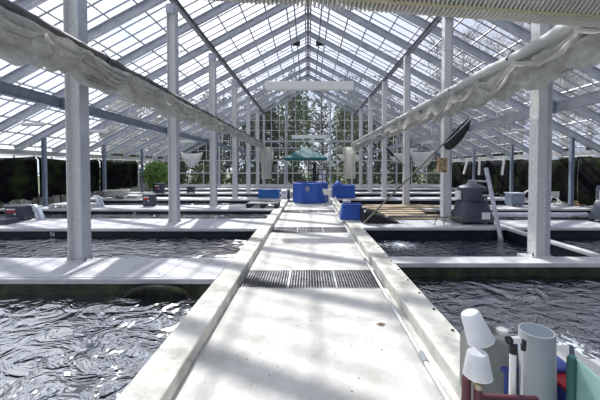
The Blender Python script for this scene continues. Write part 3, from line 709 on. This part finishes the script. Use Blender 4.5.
# long white pipes lying on the right slab
r = empty('long_pipe', (6.9, 8.60, DK), 0, 'long pale pipe lying across the right deck between the two feeders', 'pipe')
r.location.y = 8.85; MB().tube([(-1.9, 0, .14), (1.35, 0, .14)], .065, 14).build('tube', M['pipe'], r, smooth=True)
for x in (-1.5, 1.0): MB().box(x-.06, x+.06, -.12, .05, 0, .08).build('support_block', M['black'], r)
r = empty('thin_pipe', (4.0, 8.95, DK), 0, 'thin dark pipe running behind the feeder and column on the right', 'pipe')
MB().tube([(-2.4, 0, .07), (4.3, 0, .07)], .03, 8).build('tube', M['purlin'], r)
for x in (-2.3, 0, 2): MB().box(x-.04, x+.04, -.22, .0, 0, .04).build('clip', M['black'], r)
# wood planks
for i, (x0, x1, y, rz, lb) in enumerate(((2.2, 5.3, 11.45, .02, 'front pale pine board on the deck behind second right column'), (2.6, 5.9, 11.75, -.03, 'middle pale pine board of the three on the right deck'), (2.1, 4.9, 12.02, .0, 'rear pine board of the three on the right deck'))):
    o = MB().box(-(x1-x0)/2, (x1-x0)/2, -.12, .12, 0, .045).build('pine_board', M['wood'], loc=((x0+x1)/2, y, DK), bevel=.006); o.rotation_euler = (0, 0, rz); tag(o, lb, 'board', 'pine boards')
p = (3.2, 10.0, 0)
r = empty('wooden_platform', (3.2, 10.0, DK-.0), 0, 'wide wooden platform bridging the third right tank', 'platform')
m = MB()
for i in range(5): y = -1.05+.5*i; m.box(-1.35+.2*(i % 2), 1.25-.3*(i % 3), y-.15, y+.15, .0, .04)
m.build('boards', M['wood'], r); MB().box(-1.0, -.9, -1.35, 1.15, -.05, 0).build('bearer', M['rust'], r); MB().box(.5, .6, -1.35, 1.15, -.05, 0).build('bearer', M['rust'], r)
# wire stand at column foot
r = empty('wire_stand', (3.72, 8.02, DK), 0, 'low bent wire stand at foot of the second right column', 'stand')
m = MB()
for x in (-.25, 0, .25): m.tube([(x-.12, -.1, .0+.008), (x-.06, -.1, .2), (x, -.1, .26), (x+.08, -.1, .18), (x+.14, -.1, .008)], .009, 6)
m.tube([(-.32, -.1, .21), (.36, -.1, .21)], .009, 6); m.tube([(-.32, .0, .008), (-.28, .0, .21), (.36, .0, .21), (.38, 0, .008)], .009, 6)
m.build('wire', M['pole'], r)
# small grey box far right, racks
p = P(515, 0, 12); r = empty('grey_box', (p.x, 12.0, DK), 0, 'small blue-grey box on legs left of the white rack, far right deck', 'box')
MB().box(-.27, .27, -.2, .2, .08, .50).build('housing', M['blue'], r, bevel=.02); MB().box(-.30, .30, -.22, .22, .50, .54).build('lid', M['pipe'], r, bevel=.01)
for s in (-1, 0, 1): MB().box(s*.2-.03, s*.2+.03, -.16, .16, 0, .08).build('foot', M['pipe'], r)
r = empty('white_rack', (P(533, 0, 12.1).x, 12.1, DK), 0, 'white arched plastic rack beside the small blue-grey box', 'rack')
m = MB()
for s in (-.38, -.02): m.tube([(s-.05, 0, 0), (s-.02, 0, .3), (s+.08, 0, .55), (s+.22, 0, .62)], .035, 8)
m.build('arch', M['white'], r); MB().box(-.42, .42, -.03, .03, .12, .2).build('rail', M['white'], r); MB().box(.0, .38, -.03, .03, .22, .5).build('panel', M['white'], r)
r = empty('white_rack', (P(557, 0, 12.3).x, 12.3, DK), 0, 'low white plastic frame right of the nearest right column base', 'rack')
MB().box(-.3, .3, -.2, .2, 0, .06).build('tray', M['offw'], r); MB().tube([(-.28, 0, .06), (-.2, 0, .34), (.0, 0, .30), (.25, 0, .06)], .03, 8).build('arch', M['white'], r); MB().box(-.28, .2, .1, .14, .35, .55).box(-.26, -.22, .1, .14, .06, .35).box(.14, .18, .1, .14, .06, .35).build('back', M['offw'], r)
r = empty('brown_basket', (P(582, 0, 11.9).x, 12.0, DK), 0, 'small brown basket on deck left of the far right feeder', 'basket'); MB().lathe((0,0,0), [(.15, 0), (.22, .22), (.20, .22), (.13, .03), (0, .03)], 16).build('bowl', M['rust'], r)

# rusty box on the second right column
p = P(437, 165, 8.2); r = empty('junction_box', (XR-.14, 8.25, p.z-.0), 0, 'rusty brown and cream box fixed on the second right column', 'box')
MB().box(-.28, -.04, -.07, .07, -.2, .2).build('box_body', M['rust'], r, bevel=.01); MB().box(-.04, .008, -.06, .06, -.17, .17).build('cream_side', M['offw'], r)
# conduit on column
# landing nets
def landing_net(foot, tip, head_l, head_w, label):
    foot = Vector(foot); tip = Vector(tip); d = (tip-foot).normalized(); r = empty('landing_net', foot, 0, label, 'net', 'landing nets')
    q = tip-foot; L_ = q.length; base = d*(L_-head_l)
    MB().tube([(0,0,0), base], .022, 10).build('handle', M['pole'], r)
    side = d.cross(Vector((0,1,0))).normalized(); down = Vector((0,-.25,-1)).normalized()
    hoop = [base + d*(head_l*(1-math.cos(2*PI*k/24))/2) + down*0 + Vector((0, 1, 0))*math.sin(2*PI*k/24)*head_w for k in range(25)]
    MB().tube(hoop, .014, 6).build('hoop', M['steel'], r)
    vs_ = []; n = 24; rows_ = 8
    for j in range(rows_+1):
        f = j/rows_
        for k in range(n):
            c = base + d*head_l*.5; v = hoop[k]-c
            vs_.append(c + v*(math.cos(f*1.45)) + down*head_l*.36*math.sin(f*1.5) + d*(.18*f*head_l*-.3) + Vector((0,0,0)))
    fs = [(j*n+k, j*n+(k+1)%n, (j+1)*n+(k+1)%n, (j+1)*n+k) for j in range(rows_) for k in range(n)]+[tuple(rows_*n+k for k in range(n))]
    MB().add(vs_, fs).build('net_bag', M['black'], r, solid=.008)
    return r
a = P(363, 223, 8.05); a.z = DK+.02; landing_net(a, P(470, 117, 7.9), .98, .15, 'long-poled black landing net leaning from right kerb up past second column')
a = P(404, 166, 11.5); landing_net(a, P(386, 147, 11.4), .42, .16, 'small round black landing net hanging before the third right column')
# small fittings: hanging strips right, tube lights
def strip(p, q, lab, grp='white hanging strips', w_=.07):
    r = MB(); r.bar((0,0,0), Vector(q)-Vector(p), w_, .04, (0,1,0)); o = empty('hanging_strip', p, 0, lab, 'strip', grp); r.build('strip_body', M['white'], o)
    MB().tube([(0, 0, .01), (0, 0, roofz(p.x)-.27-p.z)], .005, 4).build('cord', M['purlin'], o)
for (x, y, x2, y2, d, lb) in ((468, 158, 463.5, 174, 11.9, 'leftmost white strip hanging before dark cloth above the feeder'), (479.5, 158, 479, 175, 11.9, 'middle white strip hanging behind the tip of the leaning pipe'), (504, 158, 502, 175, 11.9, 'rightmost of three white strips hanging before right dark cloth')):
    strip(P(x, y, d), P(x2, y2, d), lb)
def tubelight(px, py, wpx, d, lb, rz=0):
    p = P(px, py, d); r = empty('tube_light', p, rz, lb, 'light', 'small tube lights over the side tanks'); w_ = wpx*d/300
    MB().box(-w_/2, w_/2, -.06, .06, -.03, .04).build('housing', M['white'], r, bevel=.01); MB().tube([(-w_/2+.03, 0, -.055), (w_/2-.03, 0, -.055)], .025, 8).build('lamp_tube', M['offw'], r)
    zt = roofz(p.x)-.27-p.z
    for s in (-.3, .3): MB().tube([(s*w_, 0, .04), (s*w_, 0, zt)], .005, 4).build('wire', M['purlin'], r)
for a_ in ((34, 124, 24, 10.15, 'white tube light left of the nearest left column'), (100, 131, 18, 11.9, 'white tube light right of the nearest left column'), (186, 141, 18, 15.4, 'white tube light right of the second left column'),
           (477, 126, 28, 10.15, 'white tube light just right of the landing net bag'), (519, 130, 16, 11.9, 'white tube light just left of the nearest right column'), (583, 122, 22, 11.9, 'white tube light near the right picture edge'), (425, 142, 16, 13.6, 'white tube light left of the landing net bag'), (411, 149, 12, 15.4, 'short white tube light left of the rusty box')): tubelight(*a_)

# ================================================================ kerb details: bolts, conduit
r = empty('conduit', (0, 0, 0), 0, 'pale plastic conduit lying along the inside of the right kerb', 'conduit')
MB().tube([(.97, 1.2, .022), (.985, 2.4, .022), (1.00, 4.0, .022), (1.04, 7, .022), (1.055, 12.4, .022)], .02, 10).build('tube', M['offw'], r, smooth=True)
for y in (2.47, 5.2, 8.8): MB().tube([(.987+(y-2.4)*.011, y, .024), (.988+(y-2.4)*.011, y+.12, .024)], .026, 10).build('coupling', M['pvc'], r)
BO = ['first', 'second', 'third', 'fourth', 'fifth', 'sixth', 'seventh', 'eighth', 'ninth', 'tenth', 'eleventh', 'twelfth', 'thirteenth', 'last']
for i in range(14):
    y = 2.35+.42*i; m = MB(); m.lathe((0,0,0), [(.013, 0), (.013, .012), (0, .014)], 6).box(-.02, .004, -.003, .003, .0, .007)
    o = m.build('kerb_bolt', M['black'], loc=(1.355, y, DK)); tag(o, 'small dark bolt near the outer edge of right kerb, %s from the camera' % BO[i], 'bolt', 'bolts in the right kerb')
# leaf and crumbs
o = MB().add([(-.05,0,.0),(-.01,.02,.012),(.05,.005,.004),(0,-.022,.010),(-.05,0,.003),(-.01,.02,.016),(.05,.005,.008),(0,-.022,.014)], [(0,3,2,1),(4,5,6,7),(0,1,5,4),(1,2,6,5),(2,3,7,6),(3,0,4,7)]).build('dry_leaf', M['rust'], loc=(.77, 3.12, 0)); tag(o, 'curled brown dry leaf lying on the right half of the walkway', 'leaf')
rnd = random.Random(3); m = MB()
for k in range(90):
    x = rnd.uniform(-.85, .9); y = 1.9+rnd.random()**1.6*5; s = rnd.uniform(.003, .009); m.add([(x-s,y,.001),(x,y-s*.6,.001),(x+s,y,.001),(x,y+s*.7,.001),(x,y,.001+s*.8)], [(0,1,4),(1,2,4),(2,3,4),(3,0,4)])
o = m.build('grit', M['bark']); tag(o, 'dark crumbs of grit scattered over the walkway', 'grit', None, 'stuff')

# ================================================================ foreground objects, bottom right
# big grey pvc pipe
pc = (1.35, 1.75); r = empty('grey_pvc_pipe', (pc[0], pc[1], DK), 0, 'wide open grey plastic pipe standing upright at bottom right', 'pipe')
H = .563
r.rotation_euler = (0, math.radians(-2), 0); r.location.x += .02
n = 40
MB().lathe((0,0,0), [(.0905, 0), (.0905, H-.003), (.088, H), (.082, H), (.0805, H-.004)], n).build('outer_wall', M['pvc'], r, smooth=True)
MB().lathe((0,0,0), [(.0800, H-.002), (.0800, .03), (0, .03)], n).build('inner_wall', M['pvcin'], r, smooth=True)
# jerrycan
r = empty('jerrycan', (1.19, 1.95, DK), -.10, 'grey plastic jerrycan with pale cap behind the white beakers', 'jerrycan')
m = MB(); prof = [(-.15, 0), (.15, 0), (.15, .36), (.12, .425), (-.02, .455), (-.15, .40)]
vs_ = [(x, -.10, z) for x, z in prof] + [(x, .10, z) for x, z in prof]; k = len(prof)
MB().add(vs_, [tuple(range(k)), tuple(range(2*k-1, k-1, -1))] + [(i, i+k, (i+1)%k+k, (i+1)%k) for i in range(k)]).build('body', M['jerry'], r, bevel=.025)
MB().tube([(-.10, 0, .43), (-.09, 0, .475), (-.0, 0, .492), (.03, 0, .45)], .014, 8).build('handle', M['jerry'], r, smooth=True)
MB().lathe((.085, 0, .43), [(.035, 0), (.035, .03), (.030, .036), (0, .036)], 18).build('cap', M['offw'], r)
# maroon rack
r = empty('maroon_rack', (0, 0, 0), 0, 'maroon painted tube rail with brass fitting at bottom edge, below white beakers', 'rack')
zr = .345
pL = P(469, 385, 1.52); pM = P(481, 390, 1.50); pR = P(516, 400, 1.50)
MB().tube([(pL.x, pL.y, DK), (pL.x, pL.y, pL.z+.02)], .022, 12).build('upright', M['maroon'], r, smooth=True)
MB().tube([(pM.x, pM.y, DK), (pM.x, pM.y, pM.z)], .020, 12).build('upright', M['maroon'], r, smooth=True)
MB().tube([(pM.x, pM.y, .50-.02), (pR.x+.14, pR.y+.02, .45)], .021, 12).build('cross_tube', M['maroon'], r, smooth=True)
MB().lathe((pM.x, pM.y, pM.z-.01), [(.020, 0), (.024, .01), (.024, .03), (.018, .035), (.018, .065), (.021, .07), (.021, .085), (.015, .09), (0, .09)], 14).build('brass_fitting', M['brass'], r, smooth=True)
def beaker(base, up, h_, r0, r1, lb):
    up = Vector(up).normalized(); q = up.to_track_quat('Z', 'Y'); r = empty('white_beaker', base, 0, lb, 'beaker', 'frosted plastic beakers'); r.rotation_euler = q.to_euler()
    MB().lathe((0,0,0), [(r0, 0), (r0+.002, .004), (r1, h_-.008), (r1-.006, h_), (0, h_), (0, h_-.003), (r1-.008, h_-.004), (r0-.003, 0)], 28).build('cup_wall', M['cup'], r, smooth=True)
    MB().tube([(r0*math.cos(2*PI*k/28), r0*math.sin(2*PI*k/28), 0) for k in range(29)], .003, 6).build('rim', M['white'], r)
    return r
b1 = P(487, 341, 1.58); t1 = P(471, 315, 1.50); 
bb = beaker(P(483.5, 343, 1.58), (P(472, 314, 1.60)-P(484, 343, 1.58)), .155, .066, .048, 'upper tilted upside-down frosted white beaker leaning on the grey jerrycan')
beaker(P(480.5, 378, 1.47), (.0, .04, 1), .112, .064, .048, 'lower upright-standing upside-down frosted white beaker over brass fitting')
MB().tube([(-.0, 0, -.14), (0, 0, .10)], .010, 8).build('peg', M['maroon'], bpy.data.objects[bb.name]) if False else None
# thin tubes with valve
r = empty('test_tube_pair', (1.12, 1.56, DK), 0, 'pair of thin white tubes with black caps beside the wide grey pipe', 'tube')
q1 = P(516, 350, 1.56); q2 = P(526.5, 347, 1.60)
MB().tube([(q1.x-1.12+.0, 0, 0), (q1.x-1.12, 0, q1.z-DK)], .016, 12).build('white_tube', M['white'], r, smooth=True)
MB().tube([(q2.x-1.12-.005, .04, 0), (q2.x-1.12, .04, q2.z-DK)], .007, 8).build('thin_tube', M['offw'], r, smooth=True)
MB().lathe((q1.x-1.12, 0, q1.z-DK-.03), [(.019, 0), (.019, .05), (.012, .055), (0, .055)], 12).build('black_cap', M['black'], r)
MB().lathe((q2.x-1.12, .04, q2.z-DK-.03), [(.012, 0), (.014, .05), (.008, .055), (0, .055)], 12).build('black_cap', M['black'], r)
MB().tube([(q1.x-1.12-.028, -.01, q1.z-DK+.045), (q1.x-1.12+.03, .0, q1.z-DK+.040)], .018, 12).build('white_elbow', M['white'], r, smooth=True)
MB().tube([(q1.x-1.12-.036, -.012, q1.z-DK+.046), (q1.x-1.12-.022, -.009, q1.z-DK+.045)], .021, 12).build('black_ring', M['black'], r)
MB().tube([(q1.x-1.12+.03, .0, q1.z-DK+.040), (q2.x-1.12, .04, q2.z-DK+.02)], .009, 8).build('connector', M['black'], r)
# blue crate behind
r = empty('blue_crate', (1.44, 1.98, DK), 0, 'blue plastic crate behind the grey pipe, mostly hidden', 'crate')
MB().box(-.22, .20, -.14, .14, 0, .25).build('body', M['crate'], r, bevel=.02); MB().box(-.235, .215, -.155, .155, .25, .28).build('rim', M['crate'], r, bevel=.01)
# white cooler
r = empty('white_cooler', (1.80, 2.0, DK), .0, 'white cool box with grey handle right of the wide grey pipe', 'cool box')
MB().box(-.14, .10, -.20, .16, 0, .17).build('body', M['white'], r, bevel=.03); MB().box(-.15, .11, -.21, .17, .17, .235).build('lid', M['offw'], r, bevel=.025)
MB().tube([(-.12, -.14, .225), (-.11, -.12, .30), (.0, .02, .30), (.01, .03, .225)], .012, 8).build('handle', M['feeder'], r, smooth=True)
MB().box(-.155, -.148, -.15, .0, .09, .19).build('latch', M['black'], r)
r = empty('red_box', (1.60, 1.72, DK), .1, 'low box with red and white top between grey pipe and teal panel', 'box')
MB().box(-.10, .10, -.13, .11, 0, .22).build('body', M['crate'], r, bevel=.01); MB().box(-.105, .105, -.01, .115, .22, .25).build('red_lid', M['red'], r, bevel=.008); MB().box(-.105, .105, -.135, -.01, .22, .25).build('white_lid', M['white'], r, bevel=.008)
# teal bin
r = empty('teal_panel', (1.455, 1.60, DK), 0, 'upright translucent teal plastic panel with dark edge at bottom right corner', 'panel')
MB().bar((0, 0, .245), (-.075, -.42, .245), .010, .49, (0, 0, 1)).build('sheet', M['teal'], r)
MB().tube([(-.005, .015, 0), (-.008, .015, .475), (-.006, .015, .49)], [.026, .026, .018], 14).build('dark_edge', M['tealdark'], r, smooth=True)
for q in (.0, .97): MB().bar((-.075*q, -.42*q-.0, .02), (-.075*q+.12, -.42*q-.02, .02), .03, .04, (0, 0, 1)).build('foot', M['tealdark'], r)

# ================================================================ trees outside
def tree(x, y, h_, r_, leaf, label, seed, trunk=.16, low=.25, n=2600, ls=.32, bare=False):
    rr = empty('outside_tree', (x, y, -1.0), 0, label, 'tree', 'trees outside the glass')
    rnd = random.Random(seed)
    m = MB(); m.tube([(0,0,0), (.1, 0, h_*.4), (-.08, .1, h_*.75), (0, 0, h_*.98)], [trunk, trunk*.8, trunk*.5, .02], 7)
    m.build('trunk', M['bark'], rr)
    m = MB()
    for k in range(90 if bare else 16):
        t = rnd.uniform(low, .95); a = rnd.uniform(0, 2*PI); l = (1-t*.6)*r_*1.2; z = h_*t; up = rnd.uniform(.3, .9)
        e = Vector((math.cos(a)*l, math.sin(a)*l, z+l*up)); s = Vector((0,0,z)); mid = s.lerp(e, .5)+Vector((rnd.uniform(-.2,.2), rnd.uniform(-.2,.2), rnd.uniform(-.1,.2)))
        m.tube([s, mid, e], [.06, .04, .012], 5, False)
        if bare:
            for q in range(9):
                f = rnd.uniform(.3, 1); b_ = s.lerp(e, f); m.tube([b_, b_+Vector((rnd.uniform(-.9,.9), rnd.uniform(-.9,.9), rnd.uniform(.1,.9)))], [.018, .006], 4, False)
    m.build('branches', M['bark'], rr)
    if leaf: leafball((0,0,h_*(1+low)/2), (r_, r_, h_*(1-low)/2), n, ls, seed, .35).build('foliage', leaf, rr)
    return rr
rnd = random.Random(11)
ordl = ['first', 'second', 'third', 'fourth', 'fifth', 'sixth', 'seventh', 'eighth', 'ninth', 'tenth', 'eleventh', 'twelfth', 'thirteenth', 'fourteenth']
for i in range(14):
    x = -19.5+3.0*i; y = 31.5+rnd.uniform(-1, 1); bare = i in (1, 4, 7, 10, 12)
    tree(x, y, (12 if abs(x) < 9 else 10)+rnd.uniform(-1, 1), 1.75, None if bare else (M['leaf1'] if i % 2 else M['leaf2']), ('bare branching tree' if bare else 'leafy dark tree')+' right behind the gable glass, %s from the left of the front line' % ordl[i], 100+i, bare=bare, n=2400, ls=.24, low=.12)
for i in range(9):
    x = -24+6*i; tree(x, 39.5+rnd.uniform(-1, 1), 11.8+rnd.uniform(-1, 1), 3.0, M['leaf1'] if i != 4 else M['leaf2'], 'tall dense tree in the line farther behind the gable, %s from the left' % ordl[i], 200+i, n=2000 if i != 4 else 700, ls=.34, low=.08)
for i in range(12):
    x = -20.5+3.7*i; h_ = 1.5+rnd.uniform(-.3, .3); o = leafball((0,0,1.0), (1.9, .9, h_), 1500, .17, 300+i, .3).build('hedge_shrub', M['leaf1'] if i % 3 else M['leaf2'], loc=(x, 28.4, -.5)); tag(o, 'green shrub low behind the gable glass, %s from the left' % ordl[i], 'shrub', 'shrubs behind the gable')
for i, (x, y) in enumerate(((17, 20), (19, 27), (17.5, 34), (24, 38), (18, 42), (28, 30), (25, 47), (34, 40))):
    lf = i in (2, 5); tree(x, y, 19+rnd.uniform(-1, 2), 4.2, M['leaf2'] if lf else None, '%s tree outside the right roof glass, %s by distance' % ('loosely leafed' if lf else 'bare branching', ordl[i]), 500+i, bare=True, n=1600, ls=.26, low=.3, trunk=.28)
